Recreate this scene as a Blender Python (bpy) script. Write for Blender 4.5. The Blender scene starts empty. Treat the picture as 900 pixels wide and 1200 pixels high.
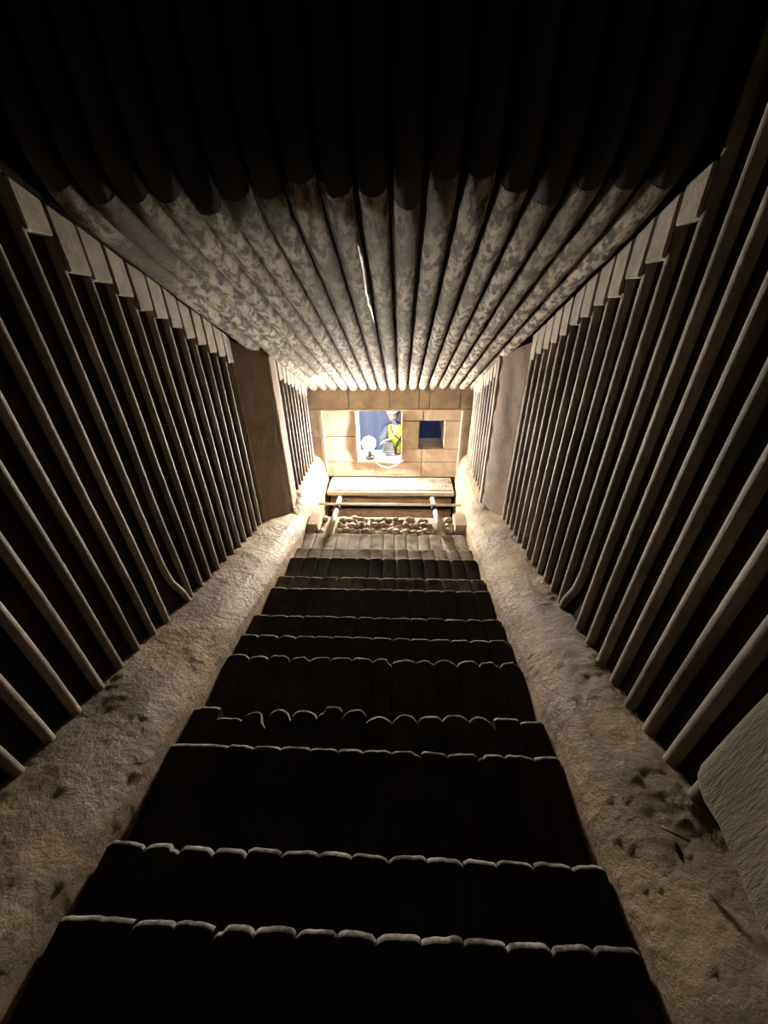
import bpy, bmesh, math, random
from mathutils import Vector, Matrix, noise
random.seed(7)
S = 1.6            # metres per layout unit
Z0 = 4.0           # eye height above the pit floor, metres

# ------------------------------------------------------------------ camera, world, lamp, exposure
sc = bpy.context.scene
COL = sc.collection
def W(x, y, z): return Vector((x*S, y*S, z*S+Z0))
def cam_setup():
    p, yw, rl = [math.radians(a) for a in (31.5, 3.0, -1.0)]
    fw = Vector((-math.sin(yw)*math.cos(p), math.cos(yw)*math.cos(p), -math.sin(p)))
    r0 = Vector((math.cos(yw), math.sin(yw), 0)); u0 = r0.cross(fw)
    r = math.cos(rl)*r0+math.sin(rl)*u0; u = r.cross(fw)
    cd = bpy.data.cameras.new('camera'); co = bpy.data.objects.new('camera', cd); COL.objects.link(co)
    m = Matrix((r, u, -fw)).transposed().to_4x4(); m.translation = W(0, 0, 0)
    co.matrix_world = m
    cd.sensor_fit = 'VERTICAL'; cd.sensor_height = 36; cd.sensor_width = 27; cd.lens = 13.0
    cd.clip_start = .02; cd.clip_end = 100
    sc.camera = co
cam_setup()
wd = bpy.data.worlds.new('world'); sc.world = wd; wd.use_nodes = True
wd.node_tree.nodes['Background'].inputs[0].default_value = (.24, .35, .64, 1)
wd.node_tree.nodes['Background'].inputs[1].default_value = 1.5  # blue sky fill, added to tint the rear chamber from above
LAMP = (-.293, 3.178, -1.220)
ld = bpy.data.lights.new('work_lamp_light', 'POINT'); lo = bpy.data.objects.new('work_lamp_light', ld)
COL.objects.link(lo); lo.location = W(*LAMP); ld.energy = 6800; ld.color = (1.0, .92, .81); ld.shadow_soft_size = .103
sc.view_settings.view_transform = 'Standard'; sc.view_settings.look = 'None'
sc.view_settings.exposure = 0.22; sc.view_settings.gamma = 1.0; sc.view_settings.use_curve_mapping = False

# ------------------------------------------------------------------ materials
def mat(name, c1, c2, scale=6, rough=.75, bump=.3, bscale=30, stretch=(1,1,1), lo=.4, hi=.6, spec=.35,
        c3=None, s3=2., metal=0, detail=8, rough2=None, bdist=.01):
    m = bpy.data.materials.new(name); m.use_nodes = True
    nt = m.node_tree; N = nt.nodes; L = nt.links; b = N['Principled BSDF']
    tc = N.new('ShaderNodeTexCoord'); mp = N.new('ShaderNodeMapping'); mp.inputs['Scale'].default_value = stretch
    L.new(tc.outputs['Object'], mp.inputs[0])
    n = N.new('ShaderNodeTexNoise'); n.inputs['Scale'].default_value = scale; n.inputs['Detail'].default_value = detail
    n.inputs['Roughness'].default_value = .65
    L.new(mp.outputs[0], n.inputs[0])
    r = N.new('ShaderNodeValToRGB'); r.color_ramp.elements[0].position = lo; r.color_ramp.elements[1].position = hi
    r.color_ramp.elements[0].color = (*c1, 1); r.color_ramp.elements[1].color = (*c2, 1)
    L.new(n.outputs[0], r.inputs[0]); out = r.outputs[0]
    if c3:
        n3 = N.new('ShaderNodeTexNoise'); n3.inputs['Scale'].default_value = s3; n3.inputs['Detail'].default_value = 5
        L.new(mp.outputs[0], n3.inputs[0])
        r3 = N.new('ShaderNodeValToRGB'); r3.color_ramp.elements[0].position = .45; r3.color_ramp.elements[1].position = .65
        L.new(n3.outputs[0], r3.inputs[0])
        mx = N.new('ShaderNodeMix'); mx.data_type = 'RGBA'
        L.new(r3.outputs[0], mx.inputs[0]); L.new(out, mx.inputs[6]); mx.inputs[7].default_value = (*c3, 1)
        out = mx.outputs[2]
    L.new(out, b.inputs['Base Color'])
    b.inputs['Roughness'].default_value = rough; b.inputs['Specular IOR Level'].default_value = spec
    b.inputs['Metallic'].default_value = metal
    if rough2 is not None:
        nr = N.new('ShaderNodeTexNoise'); nr.inputs['Scale'].default_value = 3; nr.inputs['Detail'].default_value = 6
        L.new(tc.outputs['Object'], nr.inputs[0])
        mr = N.new('ShaderNodeMapRange'); mr.inputs[1].default_value = .4; mr.inputs[2].default_value = .6
        mr.inputs[3].default_value = rough; mr.inputs[4].default_value = rough2
        L.new(nr.outputs[0], mr.inputs[0]); L.new(mr.outputs[0], b.inputs['Roughness'])
    if bump:
        nb = N.new('ShaderNodeTexNoise'); nb.inputs['Scale'].default_value = bscale; nb.inputs['Detail'].default_value = 8
        nb.inputs['Roughness'].default_value = .7
        L.new(mp.outputs[0], nb.inputs[0])
        ad = N.new('ShaderNodeMath'); ad.operation = 'MULTIPLY_ADD'; ad.inputs[1].default_value = .6
        L.new(r.outputs[0], ad.inputs[0]); L.new(nb.outputs[0], ad.inputs[2])
        bp = N.new('ShaderNodeBump'); bp.inputs['Strength'].default_value = bump; bp.inputs['Distance'].default_value = bdist
        L.new(ad.outputs[0], bp.inputs['Height']); L.new(bp.outputs[0], b.inputs['Normal'])
    return m
def plain(name, c, rough=.6, metal=0, emit=None, strength=0, spec=.4):
    m = bpy.data.materials.new(name); m.use_nodes = True; b = m.node_tree.nodes['Principled BSDF']
    N = m.node_tree.nodes; L = m.node_tree.links
    n = N.new('ShaderNodeTexNoise'); n.inputs['Scale'].default_value = 25
    r = N.new('ShaderNodeValToRGB'); r.color_ramp.elements[0].color = (*[v*.85 for v in c], 1); r.color_ramp.elements[1].color = (*[min(1, v*1.1) for v in c], 1)
    L.new(n.outputs[0], r.inputs[0]); L.new(r.outputs[0], b.inputs['Base Color'])
    b.inputs['Roughness'].default_value = rough; b.inputs['Metallic'].default_value = metal; b.inputs['Specular IOR Level'].default_value = spec
    if emit: b.inputs['Emission Color'].default_value = (*emit, 1); b.inputs['Emission Strength'].default_value = strength
    return m
M = dict(
 tube=mat('dusty_tube', (.19,.16,.125), (.34,.285,.22), 14, .6, .5, 60, (1,1,.35), c3=(.13,.105,.085), s3=3, spec=.3),
 shade_tube=mat('shaded_tube', (.030,.025,.022), (.055,.045,.040), 5, .8, .3, 50, (1,1,.2), spec=.15),  # riser tubes coloured near black to paint in the shaft's shade
 iron_mid=mat('mottled_iron', (.035,.03,.025), (.16,.14,.12), 4, .85, .4, 45, (1,1,1), .42, .58, c3=(.09,.078,.065), s3=5, spec=.2),  # mid-toned mottled iron for a single far row
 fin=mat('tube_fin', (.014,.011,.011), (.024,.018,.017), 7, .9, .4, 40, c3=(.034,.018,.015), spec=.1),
 crust=mat('crusted_tube', (.075,.067,.055), (.43,.37,.29), 30, .85, 1.0, 70, (1,.42,.42), .44, .555, .2, c3=(.11,.092,.072), s3=4, bdist=.014),
 filler=mat('filler_clay', (.25,.215,.17), (.34,.295,.235), 12, .85, .5, 50),
 clay=mat('rammed_clay', (.29,.205,.112), (.47,.345,.195), 3.5, .66, 1.0, 30, c3=(.21,.15,.095), s3=1.6, rough2=.44, spec=.5, bdist=.024, lo=.35, hi=.65),
 iron=mat('cast_iron', (.022,.018,.015), (.045,.036,.030), 5, .85, .4, 45, c3=(.032,.022,.017), s3=3, spec=.12),
 iron_pale=mat('pale_iron', (.40,.35,.28), (.60,.54,.44), 6, .85, .4, 45, c3=(.22,.19,.155), s3=8, spec=.2),  # paler iron for the last two rows
 wall=mat('refractory', (.52,.41,.31), (.64,.52,.40), 7, .85, .8, 35, c3=(.42,.32,.24), s3=5, spec=.2, bdist=.008),
 frame=mat('refractory_edge', (.58,.48,.36), (.66,.56,.43), 8, .8, .3, 35, spec=.2),
 conc=mat('trowelled_concrete', (.21,.175,.125), (.32,.27,.20), 6, .8, 1.0, 40, (1,1.6,.3), c3=(.14,.115,.085), s3=3, spec=.25, bdist=.015),
 pil=mat('pilaster_clay', (.17,.13,.10), (.24,.19,.145), 5, .85, .5, 30, c3=(.25,.19,.15)),
 board=mat('rusty_beam', (.42,.30,.215), (.56,.42,.31), 8, .8, .4, 30),
 pit=mat('soot', (.02,.016,.014), (.035,.028,.024), 4, .95, .3, 20),
 rubble=mat('clinker', (.30,.24,.175), (.44,.36,.27), 12, .9, .6, 40),
 rim=mat('ashy_edge', (.10,.09,.075), (.42,.39,.33), 14, .9, .5, 60, spec=.2),
 pipe=mat('pale_pipe', (.55,.50,.42), (.70,.65,.56), 12, .5, .2, 40),
 blue=mat('blue_grey_wall', (.12,.15,.26), (.17,.21,.34), 3, .8, .2, 20, (1,1,.2)),
 white=plain('white_streak', (.95,.95,.92), .35), shelf=mat('pale_brick', (.15,.125,.095), (.24,.205,.16), 9, .8, .4, 40),
 bulb=plain('bulb_glow', (1,.97,.9), .4, 0, (1,.95,.85), 60),
 cable=plain('white_cable', (.4,.39,.36), .5), grey=plain('grey_metal', (.04,.042,.046), .45, .3), black=plain('black_plastic', (.03,.03,.03), .5),
 skin=plain('skin', (.085,.042,.03), .6), helmet=plain('white_helmet', (.16,.15,.14), .4), vest=plain('hi_vis_yellow', (.19,.215,.010), .7),
 shirt=plain('blue_grey_cloth', (.02,.028,.048), .9), trousers=plain('beige_cloth', (.045,.035,.026), .9), strap=plain('dark_strap', (.010,.013,.016), .7),
 dark=plain('dark_feature', (.012,.006,.005), .7), twig=plain('twig', (.30,.22,.13), .9), stone=plain('dark_scrap', (.02,.018,.015), .9),
)

# ------------------------------------------------------------------ mesh helpers (layout units in, metres out)
class MB:
    def __init__(s): s.v = []; s.f = []
    def add(s, vs, fs):
        o = len(s.v); s.v += [tuple(v) for v in vs]; s.f += [tuple(i+o for i in f) for f in fs]
    def box(s, x0, x1, y0, y1, z0, z1, j=0):
        r = lambda: random.uniform(-j, j)
        vs = [(x+r(), y+r(), z+r()) for x in (x0, x1) for y in (y0, y1) for z in (z0, z1)]
        s.add(vs, [(0,1,3,2),(4,6,7,5),(0,4,5,1),(2,3,7,6),(0,2,6,4),(1,5,7,3)])
    def tube(s, path, rad, n=12, cap=True, fn=None):
        rings = []; P = [Vector(p) for p in path]; up = None
        for i, p in enumerate(P):
            d = (P[min(i+1, len(P)-1)]-P[max(i-1, 0)]).normalized()
            if up is None: up = Vector((1,0,0)) if abs(d.x) < .8 else Vector((0,0,1))
            a = (up-d*up.dot(d)).normalized(); up = a; b = d.cross(a)
            rr = rad(i) if callable(rad) else rad
            ring = []
            for k in range(n):
                t = 2*math.pi*k/n; q = a*math.cos(t)+b*math.sin(t); r2 = rr
                if fn: r2 = fn(p+q*rr, rr)
                ring.append(p+q*r2)
            rings.append(ring)
        vs = [v for r in rings for v in r]; fs = []
        for i in range(len(P)-1):
            for k in range(n):
                k2 = (k+1) % n; fs.append((i*n+k, i*n+k2, (i+1)*n+k2, (i+1)*n+k))
        if cap: fs += [tuple(range(n))[::-1], tuple((len(P)-1)*n+k for k in range(n))]
        s.add(vs, fs)
    def grid(s, rows):
        n = len(rows[0]); vs = [v for r in rows for v in r]
        s.add(vs, [(i*n+j, i*n+j+1, (i+1)*n+j+1, (i+1)*n+j) for i in range(len(rows)-1) for j in range(n-1)])
    def blob(s, c, r, sub=2, jit=.25, seed=0, sq=(1,1,1)):
        bm = bmesh.new(); bmesh.ops.create_icosphere(bm, subdivisions=sub, radius=1)
        for v in bm.verts:
            k = 1+jit*noise.noise(v.co*1.7+Vector((seed*3.1, seed, 0)))
            v.co = Vector((v.co.x*sq[0], v.co.y*sq[1], v.co.z*sq[2]))*k*r+Vector(c)
        s.add([v.co[:] for v in bm.verts], [tuple(v.index for v in f.verts) for f in bm.faces]); bm.free()
    def build(s, name, m, parent=None, smooth=False, origin=None, bevel=0):
        me = bpy.data.meshes.new(name); ov = W(*origin) if origin else Vector((0,0,0))
        me.from_pydata([W(*v)-ov for v in s.v], [], s.f); me.update()
        bm = bmesh.new(); bm.from_mesh(me); bmesh.ops.recalc_face_normals(bm, faces=bm.faces)
        if bevel: bmesh.ops.bevel(bm, geom=list(bm.edges), offset=bevel*S, segments=2, affect='EDGES', clamp_overlap=True)
        bm.to_mesh(me); bm.free()
        if smooth: me.polygons.foreach_set('use_smooth', [True]*len(me.polygons))
        me.materials.append(M[m]); o = bpy.data.objects.new(name, me); COL.objects.link(o)
        if origin: o.location = ov
        if parent:
            o.parent = parent; o.location = ov-absloc(parent)
        return o
def absloc(o):
    l = Vector(o.location)
    while o.parent: o = o.parent; l += Vector(o.location)
    return l
def tag(o, label, cat, group=None, kind=None):
    o['label'] = label; o['category'] = cat
    if group: o['group'] = group
    if kind: o['kind'] = kind
    return o
def empty(name, loc, label, cat, group=None, kind=None):
    o = bpy.data.objects.new(name, None); COL.objects.link(o); o.location = W(*loc); o.empty_display_size = .1
    return tag(o, label, cat, group, kind)

# layout
XL, XR = -.88, .65          # crests of side tubes
GL, GR = -.655, .445        # edges of the grate
YB, YE = 1.07, 3.15         # ceiling bend, end wall
SP = .0817
def ceil_z(y): return .656-.445*y
def grate_z(y): return -1-.22*y
TOP = 1.15

# ------------------------------------------------------------------ side walls of vertical tubes
def lerp(a, b, t): t = max(0, min(1, t)); return a+(b-a)*t
def curb_h(y, side):
    a = .127 if side < 0 else .088+.03*max(y, 0)
    if y > 2.2: a = lerp(a, .225, (y-2.2)/.2)
    if y > 2.4: a = lerp(.225, .36, (y-2.4)/.75)
    return a
def side_wall(side):
    nm = 'wall_left' if side < 0 else 'wall_right'
    RT = .0125 if side < 0 else .0165
    X = XL if side < 0 else XR
    ph = .383 if side < 0 else .401
    lab = 'left wall of upright boiler tubes with dark gaps' if side < 0 else 'right wall of upright boiler tubes with dark gaps'
    root = empty(nm, (X, 1.4, -1.5), lab, 'wall', kind='structure')
    out = side
    # recessed web behind tubes, near part and far part
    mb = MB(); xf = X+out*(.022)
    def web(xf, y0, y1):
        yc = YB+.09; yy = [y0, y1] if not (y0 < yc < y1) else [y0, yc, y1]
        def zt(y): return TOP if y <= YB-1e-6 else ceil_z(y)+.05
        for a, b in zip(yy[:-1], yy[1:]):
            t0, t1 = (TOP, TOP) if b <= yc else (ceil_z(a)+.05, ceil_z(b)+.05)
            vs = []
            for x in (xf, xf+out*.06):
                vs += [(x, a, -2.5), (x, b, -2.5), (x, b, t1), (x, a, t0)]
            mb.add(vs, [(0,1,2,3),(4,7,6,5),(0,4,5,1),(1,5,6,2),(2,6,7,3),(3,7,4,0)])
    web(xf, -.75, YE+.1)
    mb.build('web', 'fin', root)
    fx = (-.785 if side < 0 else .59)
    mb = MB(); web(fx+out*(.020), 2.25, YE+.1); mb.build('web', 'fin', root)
    # tubes
    k0 = -7 if side < 0 else 0
    def tube_at(x, y, zb, bent=False, thin=1.):
        ztop = TOP if y < YB else ceil_z(y)+.03
        nseg = 26; path = []
        for i in range(nseg+1):
            t = i/nseg; z = zb-.05+(ztop-zb+.05)*t
            wob = .0012*noise.noise(Vector((x*7, y*9, z*2.2)))*4
            px, py = x+out*0+wob*.5, y+wob
            if bent:
                h = z-(zb+.01); 
                if h < .22: 
                    e = (1-max(h, 0)/.22)**2.2; py += .062*e; px -= out*.006*e
            path.append((px, py, z))
        b = MB(); b.tube(path, RT*thin, 12, fn=lambda p, r: r*(1+.05*noise.noise(Vector(p)*40)))
        o = b.build('tube', 'tube', root, True)
        if bent: o['label'] = 'tube kicked sideways at its foot'
        return o
    yend = 2.02 if side < 0 else 2.10
    k = k0; ys = []
    while ph+SP*k < yend:
        y = ph+SP*k; ys.append(y)
        zb = grate_z(y)+curb_h(y, side)
        tube_at(X+out*RT*1.0, y, zb, bent=(k == 8)); k += 1
    yf = [2.375+SP*i for i in range(9)]
    for y in yf: tube_at(fx, y, grate_z(y)+curb_h(y, side)-.04, thin=.9)
    # clay filler blocks under the ceiling, between neighbouring tubes
    def filler(x, ya, yb, hh):
        ym0, ym1 = ya+RT*.4, yb-RT*.3
        b = MB(); n = 5; rows = []
        z1a, z1b = ceil_z(ym0)+.03, ceil_z(ym1)+.03; h = hh*random.uniform(.9, 1.12)
        zb0 = ceil_z((ym0+ym1)/2)-h
        x0, x1 = x-out*.008, x+out*.034
        vs = [(x0,ym0,zb0),(x0,ym1,zb0-.006),(x0,ym1,z1b),(x0,ym0,z1a),(x1,ym0,zb0),(x1,ym1,zb0-.006),(x1,ym1,z1b),(x1,ym0,z1a)]
        vs = [(v[0]+random.uniform(-.002,.002), v[1], v[2]+random.uniform(-.003,.003)) for v in vs]
        b.add(vs, [(0,1,2,3),(4,7,6,5),(0,4,5,1),(1,5,6,2),(2,6,7,3),(3,7,4,0)])
        b.build('filler_block', 'filler', root, bevel=.0025)
    for a, b in zip(ys[:-1], ys[1:]):
        if a > .98: filler(X, a, b, .055 if a < 1.1 else .088)
    for a, b in zip(yf[:-1], yf[1:]): filler(fx-out*.012, a, b, .075)
    # pilaster: slanted front face, flat inner face
    if side < 0: A, B = (-.90, 1.995), (-.762, 2.22)
    else: A, B = (.67, 2.10), (.563, 2.29)
    yk = 2.355
    pts = [A, B, (B[0]+out*.004, yk), (A[0]+out*.02, yk)]
    b = MB(); nz = 24; rows = []
    outline = []
    for (p, q, n) in ((pts[0], pts[1], 8), (pts[1], pts[2], 5), (pts[2], pts[3], 4)):
        for i in range(n): outline.append((p[0]+(q[0]-p[0])*i/n, p[1]+(q[1]-p[1])*i/n))
    outline.append(pts[3])
    for iz in range(nz+1):
        row = []
        for (x, y) in outline:
            zt = ceil_z(y)+.02; zb = -1.55; z = zb+(zt-zb)*iz/nz
            d = .006*noise.noise(Vector((x*14, y*14, z*12)))
            corner = math.exp(-((x-B[0])**2+(y-B[1])**2)/.0008)
            row.append((x+out*(d+.008*corner*(1+noise.noise(Vector((0, 3, z*22))))), y+d, z))
        rows.append(row)
    b.grid(rows); b.build('pilaster', 'pil', root, True)
    # pale strip painting lamplight along the pilaster's arris
    b = MB(); path = []
    for i in range(40):
        z = -1.42+(ceil_z(B[1])+.01+1.42)*i/39
        path.append((B[0]+out*.006+.003*noise.noise(Vector((1,0,z*12))), B[1]+.012, z))
    b.tube(path, lambda i: .011+.004*noise.noise(Vector((i*.9, side, 0))), 8)
    b.build('lit_edge', 'frame', root, True)['label'] = 'pale strip painted as lamplight on the pilaster edge'
    return root
wl = side_wall(-1); wr = side_wall(1)

# ------------------------------------------------------------------ ceiling of crusted tubes, bending up into the dark shaft
RC = .0335
ceil = empty('ceiling', (0, 2, .3), 'sloping ceiling of crusted boiler tubes turning up into a dark shaft', 'ceiling', kind='structure')
nrm = Vector((0, .445, 1)).normalized()
def ceil_path(x, off, ang=.20):
    P = []; n = 64
    for i in range(n+1):
        y = YE+.12+(YB+ang-(YE+.12))*i/n; P.append(Vector((x, y, ceil_z(y)))+nrm*off)
    a = P[-1]; end = Vector((x, YB+off*.7, ceil_z(YB)+.10)); ctrl = Vector((x, YB+off*.7, ceil_z(YB)+off*.75))
    for i in range(1, 9):
        t = i/8; P.append(a*(1-t)**2+ctrl*2*t*(1-t)+end*t*t)
    for i in range(1, 24): P.append(Vector((x, YB+off*.7, end.z+(TOP-end.z)*i/23)))
    return P
def crustfn(p, r):
    q = Vector((p[0]*38, p[1]*17, p[2]*17))
    return r*(1+.09*noise.noise(q)+.08*noise.noise(q*2.3)+.06*noise.noise(q*4.5))
ckeys = list(range(-10, 8))
for k in ckeys:
    x = .010+.0825*k
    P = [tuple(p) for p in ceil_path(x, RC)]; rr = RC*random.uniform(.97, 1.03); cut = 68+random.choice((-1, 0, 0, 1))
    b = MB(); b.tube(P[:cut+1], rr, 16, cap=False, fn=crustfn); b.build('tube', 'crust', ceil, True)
    b = MB(); b.tube(P[cut-1:], rr*.985, 16, cap=False, fn=crustfn); b.build('riser_tube', 'shade_tube', ceil, True)
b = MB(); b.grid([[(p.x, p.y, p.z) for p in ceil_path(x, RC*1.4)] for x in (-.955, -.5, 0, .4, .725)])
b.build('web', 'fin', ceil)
b = MB(); path = []
for i in range(46):
    t = i/45; y = 1.27+.55*t; x = -.128+.004*math.sin(t*9)*.6+.003*noise.noise(Vector((0, y*20, 1)))
    dx = x+.155; path.append(Vector((x, y, ceil_z(y)))+nrm*(RC-math.sqrt(max(0, RC*RC-dx*dx))-.001))
b.tube([tuple(p) for p in path], lambda i: .0060*min(1, (46-i)/14, (i+4)/9)+.0012*noise.noise(Vector((i*.5, 0, 0))), 6)
b.build('white_streak', 'white', ceil, True)['label'] = 'thin wavy white streak along one ceiling tube'

# ------------------------------------------------------------------ end wall of refractory blocks
wb = empty('wall_back', (0, YE, -1.5), 'pale refractory end wall with two rectangular openings', 'wall', kind='structure')
def block(x0, x1, z0, z1, y0=YE+.035, m='wall', nm='refractory_block', g=.0022, par=None, y1=YE+.14, bv=.003):
    b = MB(); b.box(x0+g, x1-g, y0+random.uniform(-.002, .002), y1, z0+g, z1-g, .001)
    return b.build(nm, m, par or wb, bevel=bv)
for a, c in ((-.86, -.45), (-.45, -.10), (-.10, .146), (.146, .235), (.235, .49), (.49, .72)): block(a, c, -.905, -.70, YE)
for a, c in ((-.86, -.722), (.545, .72)):
    block(a, c, -1.15, -.905, YE); block(a, c, -1.56, -1.15, YE)
W1 = (-.407, .006, -1.405, -.915); W2 = (.157, .385, -1.277, -1.017)
block(-.70, -.407, -1.16, -.915); block(-.70, -.407, -1.405, -1.16)
block(.006, .19, -1.017, -.915); block(.19, .53, -1.017, -.915)
block(.006, .157, -1.277, -1.017); block(.385, .53, -1.277, -1.017)
block(.006, .19, -1.405, -1.277); block(.19, .53, -1.405, -1.277)
block(-.70, -.10, -1.56, -1.405); block(-.10, .19, -1.56, -1.405); block(.19, .53, -1.56, -1.405)
b = MB(); b.box(-.735, .555, YE-.012, YE+.05, -.916, -.900); b.build('ledge', 'frame', wb, bevel=.003)
b = MB(); b.box(-.722, -.690, YE-.004, YE+.06, -1.50, -.905); b.build('side_strip', 'frame', wb, bevel=.004)
b = MB(); b.box(.518, .546, YE-.004, YE+.06, -1.50, -.905); b.build('side_strip', 'frame', wb, bevel=.004)
# solid core behind the blocks, with the openings left through it
b = MB()
for (x0, x1, z0, z1) in ((-2.0, -.97, -2.5, .1), (.75, 2.0, -2.5, .1), (-.97, .75, -.6, .1), (-.97, W1[0], -1.6, -.6), (W1[1], W2[0], -1.6, -.6), (W2[1], .75, -1.6, -.6), (W1[0], W1[1], -1.6, W1[2]), (W1[0], W1[1], W1[3], -.6),
                         (W2[0], W2[1], -1.6, W2[2]), (W2[0], W2[1], W2[3], -.6)):
    b.box(x0, x1, YE+.12, YE+.32, z0, z1)
b.box(-.97, .75, YE+.12, YE+.32, -2.5, -1.6)
b.build('core', 'wall', wb)
def window(nm, w, lab, thin):
    r = empty(nm, ((w[0]+w[1])/2, YE, w[2]), lab, 'window', kind='structure')
    y0, y1 = YE+.015, YE+.14
    for (x0, x1, z0, z1) in ((w[0]-.004, w[0]+thin, w[2], w[3]), (w[1]-thin*.6, w[1]+.004, w[2], w[3]), (w[0], w[1], w[3]-thin*.6, w[3]+.004), (w[0], w[1], w[2]-.006, w[2]+thin)):
        b = MB(); b.box(x0, x1, y0, y1, z0, z1); b.build('frame_strip', 'frame', r, bevel=.002)
    return r
window('window_1', W1, 'larger square opening in the end wall with pale frame', .012)
# second opening: splayed side cheeks
r2 = empty('window_2', (.27, YE, -1.28), 'smaller dark opening right of the lit one in the end wall', 'window', kind='structure')
b = MB(); b.add([(.157,YE+.037,-1.277),(.157,YE+.037,-1.017),(.185,YE+.32,-1.017),(.150,YE+.32,-1.277)], [(0,1,2,3)])
b.add([(.157,YE+.32,-1.277),(.157,YE+.32,-1.017)],[]) ; b.v = b.v[:4]; b.build('cheek', 'wall', r2)
b = MB(); b.add([(.385,YE+.037,-1.277),(.385,YE+.037,-1.017),(.350,YE+.32,-1.017),(.40,YE+.32,-1.277)], [(0,1,2,3)]); b.build('cheek', 'wall', r2)

# rear chamber behind the openings
rc = empty('wall_rear', (0, 5.4, -2), 'blue grey wall of the space behind the end wall', 'wall', kind='structure')
b = MB(); b.box(-1.8, 1.8, 4.9, 5.0, -1.95, 0); b.build('panel', 'blue', rc)
b = MB(); b.box(-1.9, 1.9, YE+.32, YE+.7, 0, .06); b.build('roof_panel', 'blue', rc)  # unseen roof strip, rest left open to admit the added blue fill
b = MB(); b.box(-1.9, -1.8, YE+.32, 5.0, -1.95, 0); b.build('panel', 'blue', rc)
b = MB(); b.box(1.8, 1.9, YE+.32, 5.0, -1.95, 0); b.build('panel', 'blue', rc)
for xx in (-.56, -.30, -.02, .22, .5):
    b = MB(); b.box(xx-.03, xx+.03, 4.84, 4.9, -1.95, 0); b.build('rib', 'blue', rc, bevel=.006)
fl = empty('floor', (0, 1.5, -2.45), 'dark floor of the ash pit under the grate and behind the wall', 'floor', kind='structure')
b = MB(); b.box(-1.2, 1.2, -.8, YE+.3, -2.5, -2.45); b.build('pit_floor', 'pit', fl)
b = MB(); b.box(-1.9, 1.9, YE+.32, 5.0, -2.0, -1.95); b.build('rear_floor', 'blue', fl)
wf = empty('wall_front', (0, -.75, -1), 'dark wall behind the viewer closing the shaft', 'wall', kind='structure')
b = MB(); b.box(-1.0, .8, -.82, -.75, -2.45, TOP); b.build('panel', 'pit', wf)
b = MB(); b.box(-1.0, .8, -.82, YB+.2, TOP-.02, TOP+.05); b.build('roof_panel', 'pit', wf)

# ------------------------------------------------------------------ stepped grate
gr = empty('stepped_grate', (0, 1.2, -1.5), 'dark stair-like grate of iron bars with chipped pale noses', 'grate', )
rows = [(-.18,.3),(-.06,.3),(.18,.35),(.30,.35),(.54,.3),(.66,2.2),(.90,1.2),(1.02,.25),(1.155,.2),(1.385,.25),(1.50,.15),(1.73,.2),(1.86,.15),(2.09,.2)]
NB = 14
def grate_bar(x0, x1, yn, zn, L, wear, mname, seed):
    rnd = random.Random(seed); g = .0009
    x0 += g; x1 -= g; w = x1-x0; nx = 10
    cor = (.002+.011*wear)*rnd.uniform(.4, 1.3); pw = rnd.choice((2, 3, 5)) if wear > 1 else 6
    off = rnd.uniform(-1, 1)*.003*max(wear, .5); tilt = rnd.uniform(-1, 1)*.004*(wear+.3); cr = .0022*rnd.uniform(.2, 1.4)
    chip = rnd.random() < .18+.1*wear; cs = rnd.choice((-1, 1))
    R = .0085*rnd.uniform(.8, 1.25); th = .040
    cols = []
    for i in range(nx+1):
        t = -1+2*i/nx; x = x0+w*i/nx
        y = yn+off-cor*abs(t)**pw+tilt*t+.0022*noise.noise(Vector((x*60, yn*9, 2)))
        if chip and t*cs > .55: y -= .007*(1+wear*.6)
        z = zn-cr*t*t-.003*abs(t)**8+.0012*noise.noise(Vector((x*40, yn*7, 5)))
        c = [(x, yn-L, z-L*.085-.001)]
        c.append((x, (yn-L+y)/2, z-(L/2)*.085+.001*noise.noise(Vector((x*30, yn, 0)))))
        c.append((x, y-R*1.6, z-.001))
        for a in (0, 22, 45, 68, 90):
            a = math.radians(a); c.append((x, y-R+R*math.sin(a), z-R+R*math.cos(a)))
        c.append((x, y-.001, z-th)); c.append((x, yn-L, z-th-L*.085))
        cols.append(c)
    b = MB(); n = len(cols[0]); b.grid([c+[c[0]] for c in cols])
    b.add(cols[0], [tuple(range(n))]); b.add(cols[-1], [tuple(range(n))[::-1]])
    o = b.build('grate_bar', mname, gr, True); o.data.materials.append(M['rim'])
    for p in o.data.polygons:
        if len(p.vertices) == 4 and p.center.y > (yn+off-cor-R*1.0-.012*(wear > 1))*S and p.normal.y > .12 and p.normal.z > -.1 and p.center.z > (zn-R*1.25-cr)*S+Z0: p.material_index = 1
    return o
for ri, (yn, wear) in enumerate(rows):
    prev = rows[ri-1][0] if ri else yn-.14
    L = yn-prev+.05; zn = grate_z(yn)
    rnd = random.Random(100+ri)
    xs = [GL]
    ph = rnd.uniform(-.01, .01)
    for i in range(1, NB): xs.append(GL+(GR-GL)*i/NB+ph+rnd.uniform(-.004, .004))
    xs.append(GR)
    if ri in (2, 4): xs.pop(1)
    for i in range(len(xs)-1):
        y2 = yn
        if ri == 5:   # broken row
            y2 = yn+[.004,-.03,-.012,.004,.004,.016,.012,-.004,.006,.004,.004,.006,.0,-.008][min(i, 13)]
        wv = wear
        if (ri in (2, 4) and i == 0) or (ri == 5 and i in (0, 1, 12, 13)): wv = .2
        grate_bar(xs[i], xs[i+1], y2, zn, L, wv, {13: 'iron_pale', 12: 'iron_pale', 10: 'iron_mid'}.get(ri, 'iron'), ri*50+i)
b = MB(); vs = []
for x in (GL, GR):
    vs += [(x, -.4, grate_z(-.4)-.10), (x, 2.3, grate_z(2.3)-.10), (x, 2.3, grate_z(2.3)-.16), (x, -.4, grate_z(-.4)-.16)]
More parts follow.
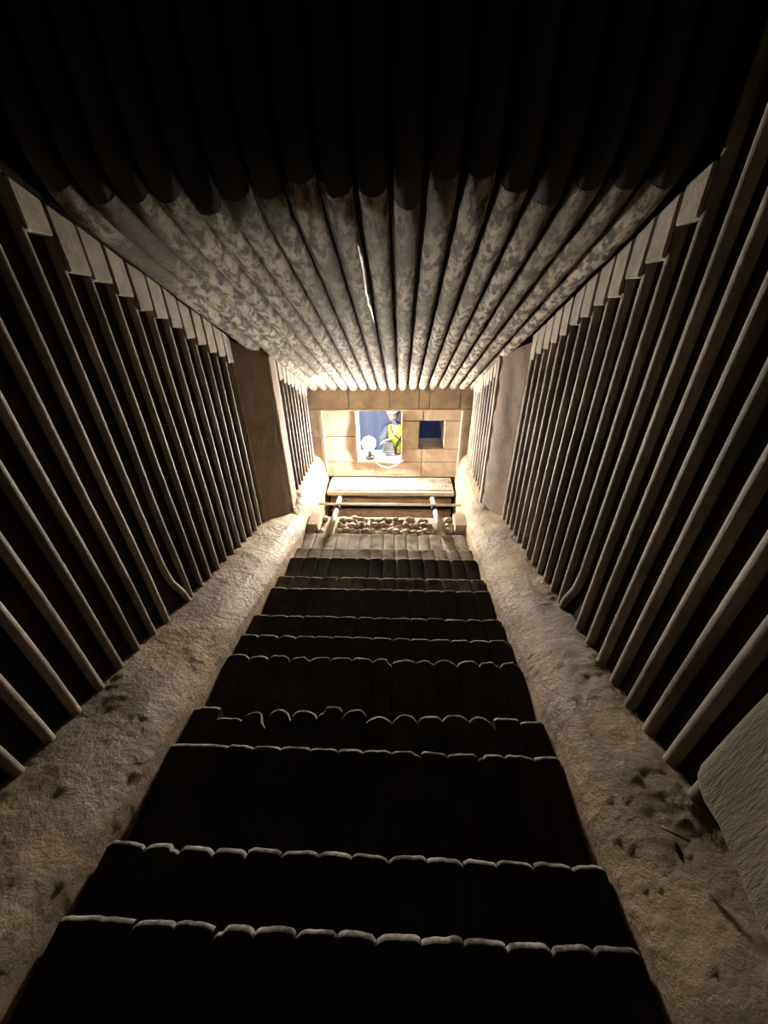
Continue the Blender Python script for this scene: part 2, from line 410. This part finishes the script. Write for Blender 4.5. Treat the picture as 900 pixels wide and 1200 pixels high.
b.add(vs, [(0,1,5,4),(1,2,6,5),(2,3,7,6),(3,0,4,7),(0,3,2,1),(4,5,6,7)]); b.build('support_plate', 'pit', gr)

# ------------------------------------------------------------------ clay curbs along both sides
def curb(side):
    lab = 'rough clay curb along the foot of the left tube wall' if side < 0 else 'rough clay curb along the foot of the right tube wall'
    root_y = 1.3
    G = GL if side < 0 else GR; X = XL if side < 0 else XR
    ny, nu = 640, 44; rowsv = []
    for i in range(ny+1):
        y = -.7+(YE+.05+.7)*i/ny; h = curb_h(y, side); gz = grate_z(y)
        far = lerp(0, 1, (y-2.15)/.2)
        xw = X+side*.036; xw = xw+( (-.80 if side < 0 else .605)-xw)*far
        xin = G+side*.002
        if y > 2.1: xin = lerp(xin, -.69 if side < 0 else .50, (y-2.1)/1.0)
        base = gz-.10 if y < 2.1 else lerp(gz-.1, -2.2, (y-2.1)/.35)
        prof = [(0, base-gz), (0, -.02), (.02, .25*h), (.10, .55*h), (.28, .80*h), (.52, .93*h), (.8, 1.0*h), (1.0, 1.02*h), (1.05, 1.0*h)]
        row = []
        for j in range(nu+1):
            u = j/nu*(len(prof)-1); a = int(min(u, len(prof)-2)); t = u-a
            px = prof[a][0]*(1-t)+prof[a+1][0]*t; pz = prof[a][1]*(1-t)+prof[a+1][1]*t
            x = xin+(xw-xin)*px; z = gz+pz
            q = Vector((x, y, z)); am = 0 if j < 2 else 1
            d = .012*noise.noise(q*5)+.004*noise.noise(q*15)+.0018*noise.noise(q*48)+.007*max(0, noise.noise(q*62+Vector((9,1,4)))-.40)
            c = noise.noise(q*33+Vector((5,5,5))); d += .004*max(0, c-.45)*2
            row.append((x-side*d*.6*am, y, z+d*am))
        rowsv.append(row)
    b = MB(); b.grid(rowsv); nm = 'clay_curb'
    o = b.build(nm, 'clay', None, True); return tag(o, lab, 'curb', 'clay curbs beside the grate')
curb(-1); curb(1)
# sockets of clay round the tube feet
# ------------------------------------------------------------------ concrete block near the viewer on the right
b = MB(); y0, z0 = .357, -.789; prof = []
# outline in the y-z plane of the inner face, from the bottom rear round the corner and up
prof = [(-.7, -1.11)]
for i in range(1, 12): 
    y = -.7+i*.09; prof.append((y, -1.11+.31*(y+.7)))
prof += [(.325, -.802), (.345, -.793), (.357, -.775), (.362, -.75)]
for i in range(1, 26): prof.append((.360+.004*noise.noise(Vector((i*.4,0,0))), -.75+i*.075))
rowsv = []
for (x, ins) in ((.80, .0), (.70, .0), (.62, .0), (.575, .0), (.556, .003), (.545, .008), (.540, .016), (.538, .03), (.538, .10), (.538, .18), (.538, .28), (.538, .4), (.538, .55), (.538, .75), (.538, 1)):
    row = []
    for (y, z) in prof:
        yy = y+(-.75-y)*ins; zz = z+(1.14-z)*ins*.75
        q = Vector((x*3, yy, zz)); d = .006*noise.noise(q*9)+.003*noise.noise(q*24)
        row.append((x+d, yy+(d*.6 if ins < 1 else 0), zz))
    rowsv.append(row)
b.grid(rowsv); o = b.build('concrete_block', 'conc', None, True)
tag(o, 'big rounded concrete block jutting in at the right edge, trowel-marked', 'block')

# ------------------------------------------------------------------ end shelf and beams over the pit
sh = empty('shelf', (0, 3.0, -1.6), 'pale tiled ledge slab at the foot of the end wall', 'ledge')
b = MB(); b.box(-.665, .475, 2.90, YE+.1, -1.612, -1.572); b.build('slab', 'frame', sh, bevel=.006)
b = MB()
for i in range(38):
    for j in range(3):
        x = -.64+i*.029; y = 2.925+j*.075
        b.box(x+.001, x+.028, y+.001, y+.073, -1.575, -1.562+random.uniform(-.002, .002))
o = b.build('tile', 'shelf', sh); o['kind'] = 'stuff'
def beam(nm, x0, x1, ya, yb, za, zb, lab, mm='board'):
    b = MB(); b.box(x0, x1, ya, yb, za, zb, .002); o = b.build(nm, mm, None, bevel=.005); return tag(o, lab, 'beam')
beam('cross_beam', -.66, .47, 3.0, 3.06, -1.775, -1.70, 'narrow rusty beam just under the tiled ledge')
beam('cross_board', -.66, .47, 2.97, 3.02, -1.95, -1.815, 'wide rusty board low behind the pale pipes')
b = MB(); b.box(-.74, .56, 3.10, 3.2, -2.45, -1.60); tag(b.build('pit_wall', 'pit'), 'sooty wall face in the gap below the tiled ledge', 'wall', kind='structure').name = 'wall_pit'
st = MB()
for i in range(9): st.box(-.30+i*.036, -.30+i*.036+.020, 2.965, 2.99, -1.655, -1.640)
o = st.build('stud', 'cable', sh); o['label'] = 'row of small white studs under the slab'; o['kind'] = 'stuff'

# pale pipe frame lying in front of the ledge
pf = empty('pipe_frame', (-.1, 2.5, -1.5), 'two pale pipes joined by a thin cross rod before the ledge', 'frame')
for (xa, xb) in ((-.478, -.545), (.268, .279)):
    b = MB(); b.tube([(xa, 2.06, -1.425), (xb, 2.875, -1.622)], .019, 14); b.build('pipe', 'pipe', pf, True)
    t = (2.56-2.06)/.91; x = xa+(xb-xa)*t
    b = MB(); b.tube([(x-.002, 2.535, -1.528), (x-.002, 2.575, -1.536)], .028, 12); b.build('coupler', 'grey', pf, True)
b = MB(); b.tube([(-.66, 2.56, -1.500), (.50, 2.56, -1.500)], .010, 10); b.build('cross_rod', 'pipe', pf, True)

# clinker lumps beyond the last step, side bricks
lumps = 0
rnd = random.Random(3)
b = MB(); vs = []
b.box(GL+.02, GR-.01, 2.11, 2.40, -1.80, -1.515); o = b.build('end_sill', 'rubble', None, bevel=.01); tag(o, 'rough sill beyond the top step under the clinker', 'sill')
for j, y in enumerate((2.17, 2.25, 2.33)):
    for i in range(22):
        x = -.56+i*.044+rnd.uniform(-.012, .012)+(j % 2)*.02
        if x > .38 or min(abs(x+.50), abs(x-.27)) < .05: continue
        r = rnd.uniform(.022, .034); b = MB(); c = (x, y+rnd.uniform(-.02, .02), -1.512+r*.5)
        b.blob(c, r, 1, .55, lumps, (1.1, .9, .75)); o = b.build('clinker_lump', 'rubble', None, True, origin=(c[0], c[1], c[2]))
        tag(o, 'pale lump of clinker in the pile beyond the top step', 'clinker', 'clinker lumps beyond the top step'); lumps += 1
for nm, x0, x1, z1, lab in (('fire_brick', -.665, -.585, -1.435, 'fire brick at the left end of the clinker pile'), ('fire_brick', .385, .470, -1.430, 'fire brick at the right end of the clinker pile')):
    b = MB(); b.box(x0, x1, 2.16, 2.33, -1.52, z1, .004); tag(b.build(nm, 'wall', None, bevel=.006), lab, 'brick')

# ------------------------------------------------------------------ work lamp on the window sill
lx, ly, lz = LAMP
lamp = empty('work_lamp', (lx, ly+.05, -1.393), 'glaring work lamp standing in the larger opening', 'lamp')
b = MB(); b.blob((lx, ly, lz), .062, 3, 0); b.build('bulb', 'bulb', lamp, True)
b = MB(); b.tube([(lx, ly+.02, lz-.06), (lx, ly+.05, -1.375)], .018, 10); b.build('stem', 'grey', lamp, True)
b = MB(); b.tube([(lx, ly+.06, -1.394), (lx, ly+.06, -1.372)], .045, 16); b.build('base', 'black', lamp, True)
def coil(nm, pts, r, lab, m='cable'):
    b = MB(); b.tube(pts, r, 6); return tag(b.build(nm, m, None, True), lab, 'cable')
pts = []
for i in range(90):
    a = i/89*math.pi*2*3.3; pts.append((-.235+.075*math.cos(a)+.01*math.sin(a*.37), YE+.11+.045*math.sin(a), -1.383+.020*i/89+.006*math.sin(a*2.1)))
coil('coiled_cable', pts, .0045, 'white cable coiled on the sill under the glaring lamp')
pts = []
for i in range(50):
    t = i/49; pts.append((-.27+.30*t, YE+.035-.045*math.sin(t*math.pi), -1.385-.055*math.sin(t*math.pi)**1.5+.035*max(0, t-.8)))
pts2 = [(p[0], p[1]-.012, p[2]) for p in pts]
coil('hanging_cable', pts2, .0045, 'white cable sagging over the lip of the larger opening')
pts = [(-.20+.16*t, YE+.20, -1.30+.20*t*t+.03*math.sin(t*6)) for t in [i/24 for i in range(25)]]
coil('rising_cable', pts, .004, 'white cable rising from the lamp towards the person')
for i in range(3):
    b = MB(); z = -1.392+i*.030; b.box(-.185+.012*i, -.055-.008*i, YE+.15, YE+.27, z, z+.026, .002)
    tag(b.build('metal_plate', 'grey', None, bevel=.003), ('lowest','middle','topmost')[i]+' grey metal plate in the stack on the sill', 'plate', 'stacked plates on the sill')
b = MB(); b.blob((-.035, YE+.20, -1.372), .024, 2, .4, 3, (1.2, 1, .8)); tag(b.build('cloth_bundle', 'trousers', None, True), 'beige bundle on the sill right of the plates', 'cloth')

# ------------------------------------------------------------------ person kneeling behind the larger opening
per = empty('person', (-.03, 3.85, -1.95), 'person in white helmet and yellow vest leaning in behind the larger opening', 'person')
def skin_mesh(nm, joints, edges, m, sub=2, root=0, parent=per):
    me = bpy.data.meshes.new(nm); me.from_pydata([W(*j[0]) for j in joints], edges, []); me.update()
    o = bpy.data.objects.new(nm, me); COL.objects.link(o); me.materials.append(M[m])
    md = o.modifiers.new('skin', 'SKIN'); md.use_smooth_shade = True
    sk = me.skin_vertices[0].data
    for i, j in enumerate(joints):
        r = j[1]; sk[i].radius = (r, r) if not isinstance(r, tuple) else r
        sk[i].use_root = (i == root)
    ms = o.modifiers.new('sub', 'SUBSURF'); ms.levels = sub; ms.render_levels = sub
    o.parent = parent; o.location = -absloc(parent) if parent else (0,0,0)
    return o
HX, HY, HZ = -.088, 3.72, -1.115
J = [((.05,3.98,-1.66),(.15,.12)), ((.025,3.93,-1.52),(.16,.12)), ((-.01,3.86,-1.38),(.17,.12)), ((-.045,3.80,-1.285),(.12,.09)), ((-.075,3.75,-1.20),(.040,.040)),
     ((-.155,3.80,-1.29),.075), ((-.215,3.70,-1.41),.055), ((-.165,3.56,-1.35),.042),
     ((.075,3.83,-1.30),.075), ((.13,3.74,-1.44),.055), ((.06,3.60,-1.50),.042),
     ((-.04,3.99,-1.70),.11), ((-.07,3.70,-1.74),.085), ((-.06,3.88,-1.90),.06),
     ((.13,3.99,-1.70),.11), ((.16,3.74,-1.80),.085), ((.15,4.02,-1.90),.06), ((-.086,3.728,-1.14),.034)]
body = skin_mesh('body', J, [(0,1),(1,2),(2,3),(3,4),(3,5),(5,6),(6,7),(3,8),(8,9),(9,10),(0,11),(11,12),(12,13),(0,14),(14,15),(15,16),(4,17)], 'shirt')
# head: shaped sphere with nose, brow, chin
def head():
    bm = bmesh.new(); bmesh.ops.create_uvsphere(bm, u_segments=28, v_segments=20, radius=1)
    for v in bm.verts:
        x, y, z = v.co
        w = .052*(1-.12*max(0, -z)**1.6); dd = .062; hh = .074
        fx = x*w; fy = y*dd; fz = z*hh
        if y < -.3:
            nose = math.exp(-((x/.16)**2+((z+.12)/.22)**2)); fy -= .016*nose
            fy += .006*math.exp(-(((abs(x)-.36)/.15)**2+((z-.1)/.12)**2)); fy -= .005*math.exp(-((x/.3)**2+((z+.85)/.15)**2))
        v.co = Vector((HX+fx, HY+fy, HZ+fz))
    m = MB(); m.add([v.co[:] for v in bm.verts], [tuple(v.index for v in f.verts) for f in bm.faces]); bm.free(); return m
hd = head().build('head', 'skin', per, True)
for s in (-1, 1):
    b = MB(); b.blob((HX+s*.019, HY-.054, HZ+.008), .006, 2, 0); b.build('eye', 'dark', hd, True)
    b = MB(); b.blob((HX+s*.052, HY, HZ), .012, 2, .1, 1, (.4,.8,1.2)); b.build('ear', 'skin', hd, True)
b = MB(); b.blob((HX, HY-.056, HZ-.036), .013, 2, 0, 0, (1.2,.4,.28)); b.build('mouth', 'dark', hd, True)
b = MB(); rws = []
for i in range(11):
    a = i/10*math.pi/2; row = []
    for k in range(25):
        t = 2*math.pi*k/24; row.append((HX+.066*math.cos(a)*math.cos(t), HY+.078*math.cos(a)*math.sin(t), HZ+.022+.066*math.sin(a)))
    rws.append(row)
rws.insert(0, [(HX+.074*math.cos(2*math.pi*k/24), HY+(.098 if math.sin(2*math.pi*k/24) < 0 else .082)*math.sin(2*math.pi*k/24)*1.05, HZ+.017) for k in range(25)])
b.grid(rws); b.build('helmet', 'helmet', per, True)
# hi-vis vest around the torso, open V at the neck, dark crossing straps
b = MB(); rws = []
prof = [(-.02,3.865,-1.60,.118,.088),(.0,3.885,-1.52,.118,.088),(-.015,3.87,-1.42,.132,.104),(-.03,3.83,-1.34,.132,.100),(-.045,3.80,-1.275,.108,.074),(-.052,3.785,-1.235,.070,.052)]
prof[0] = (.03,3.94,-1.62,.115,.09); prof[1] = (.015,3.915,-1.52,.118,.092)
for (cx, cy, cz, rx, ry) in prof:
    rws.append([(cx+rx*math.cos(2*math.pi*k/32), cy+ry*math.sin(2*math.pi*k/32), cz) for k in range(33)])
b.grid(rws); b.build('vest', 'vest', per, True)
def on_torso(t, zz, e=1.05):
    for i in range(len(prof)-1):
        if prof[i][2] <= zz <= prof[i+1][2]:
            f = (zz-prof[i][2])/(prof[i+1][2]-prof[i][2]); c = [prof[i][k]*(1-f)+prof[i+1][k]*f for k in range(5)]
            return (c[0]+c[3]*e*math.cos(t), c[1]+c[4]*e*math.sin(t), zz)
for s in (-1, 1):
    b = MB(); pts = []
    for i in range(16):
        f = i/15; zz = -1.245-.30*f; t = -math.pi/2+s*(.75-1.5*f); pts.append(on_torso(t, zz))
    b.tube(pts, .010, 6); b.build('strap', 'strap', per, True)
# hands, five fingers each
def hand(c, d, side):
    d = Vector(d).normalized(); u = Vector((0,0,1)); sx = d.cross(u).normalized(); c = Vector(c); nn = sx.cross(d)
    j = [(c, .020)]; e = []
    pal = c+d*.028; j.append((pal, .024)); e.append((0, 1))
    for k, (o, l) in enumerate(((-.017,.020),(-.006,.024),(.006,.023),(.016,.018))):
        a = pal+d*.018+sx*o; q1 = a+d*l*.8-nn*.004; q2 = q1+d*l*.5-nn*.012
        n = len(j); j += [(a, .0085), (q1, .0075), (q2, .006)]; e += [(1, n), (n, n+1), (n+1, n+2)]
    a = c+d*.014+sx*side*.020; q = a+d*.020+sx*side*.014-nn*.006; n = len(j); j += [(a, .009), (q, .007)]; e += [(0, n), (n, n+1)]
    return skin_mesh('hand', [(tuple(p), r) for p, r in j], e, 'skin', 1)
hand((-.165,3.55,-1.345), (.1,-1,.35), 1); hand((.055,3.59,-1.50), (-.4,-1,-.1), -1)

# ------------------------------------------------------------------ scraps on the right curb
def zc(x, y, side=1):
    h = curb_h(y, side); t = (x-GR)/(XR-GR); return grate_z(y)+h*(.8 if t < .3 else .95)
b = MB(); b.tube([(.545,.335,-.962),(.562,.322,-.955),(.585,.312,-.957)], .0028, 6); tag(b.build('twig', 'twig', None, True), 'thin pale twig lying on the right clay curb', 'twig')
b = MB(); b.blob((.557,.300,-.965), .010, 2, .7, 4, (.6,1.5,.5)); tag(b.build('dark_scrap', 'stone', None, True), 'small dark scrap just below the twig on the right clay curb', 'scrap')
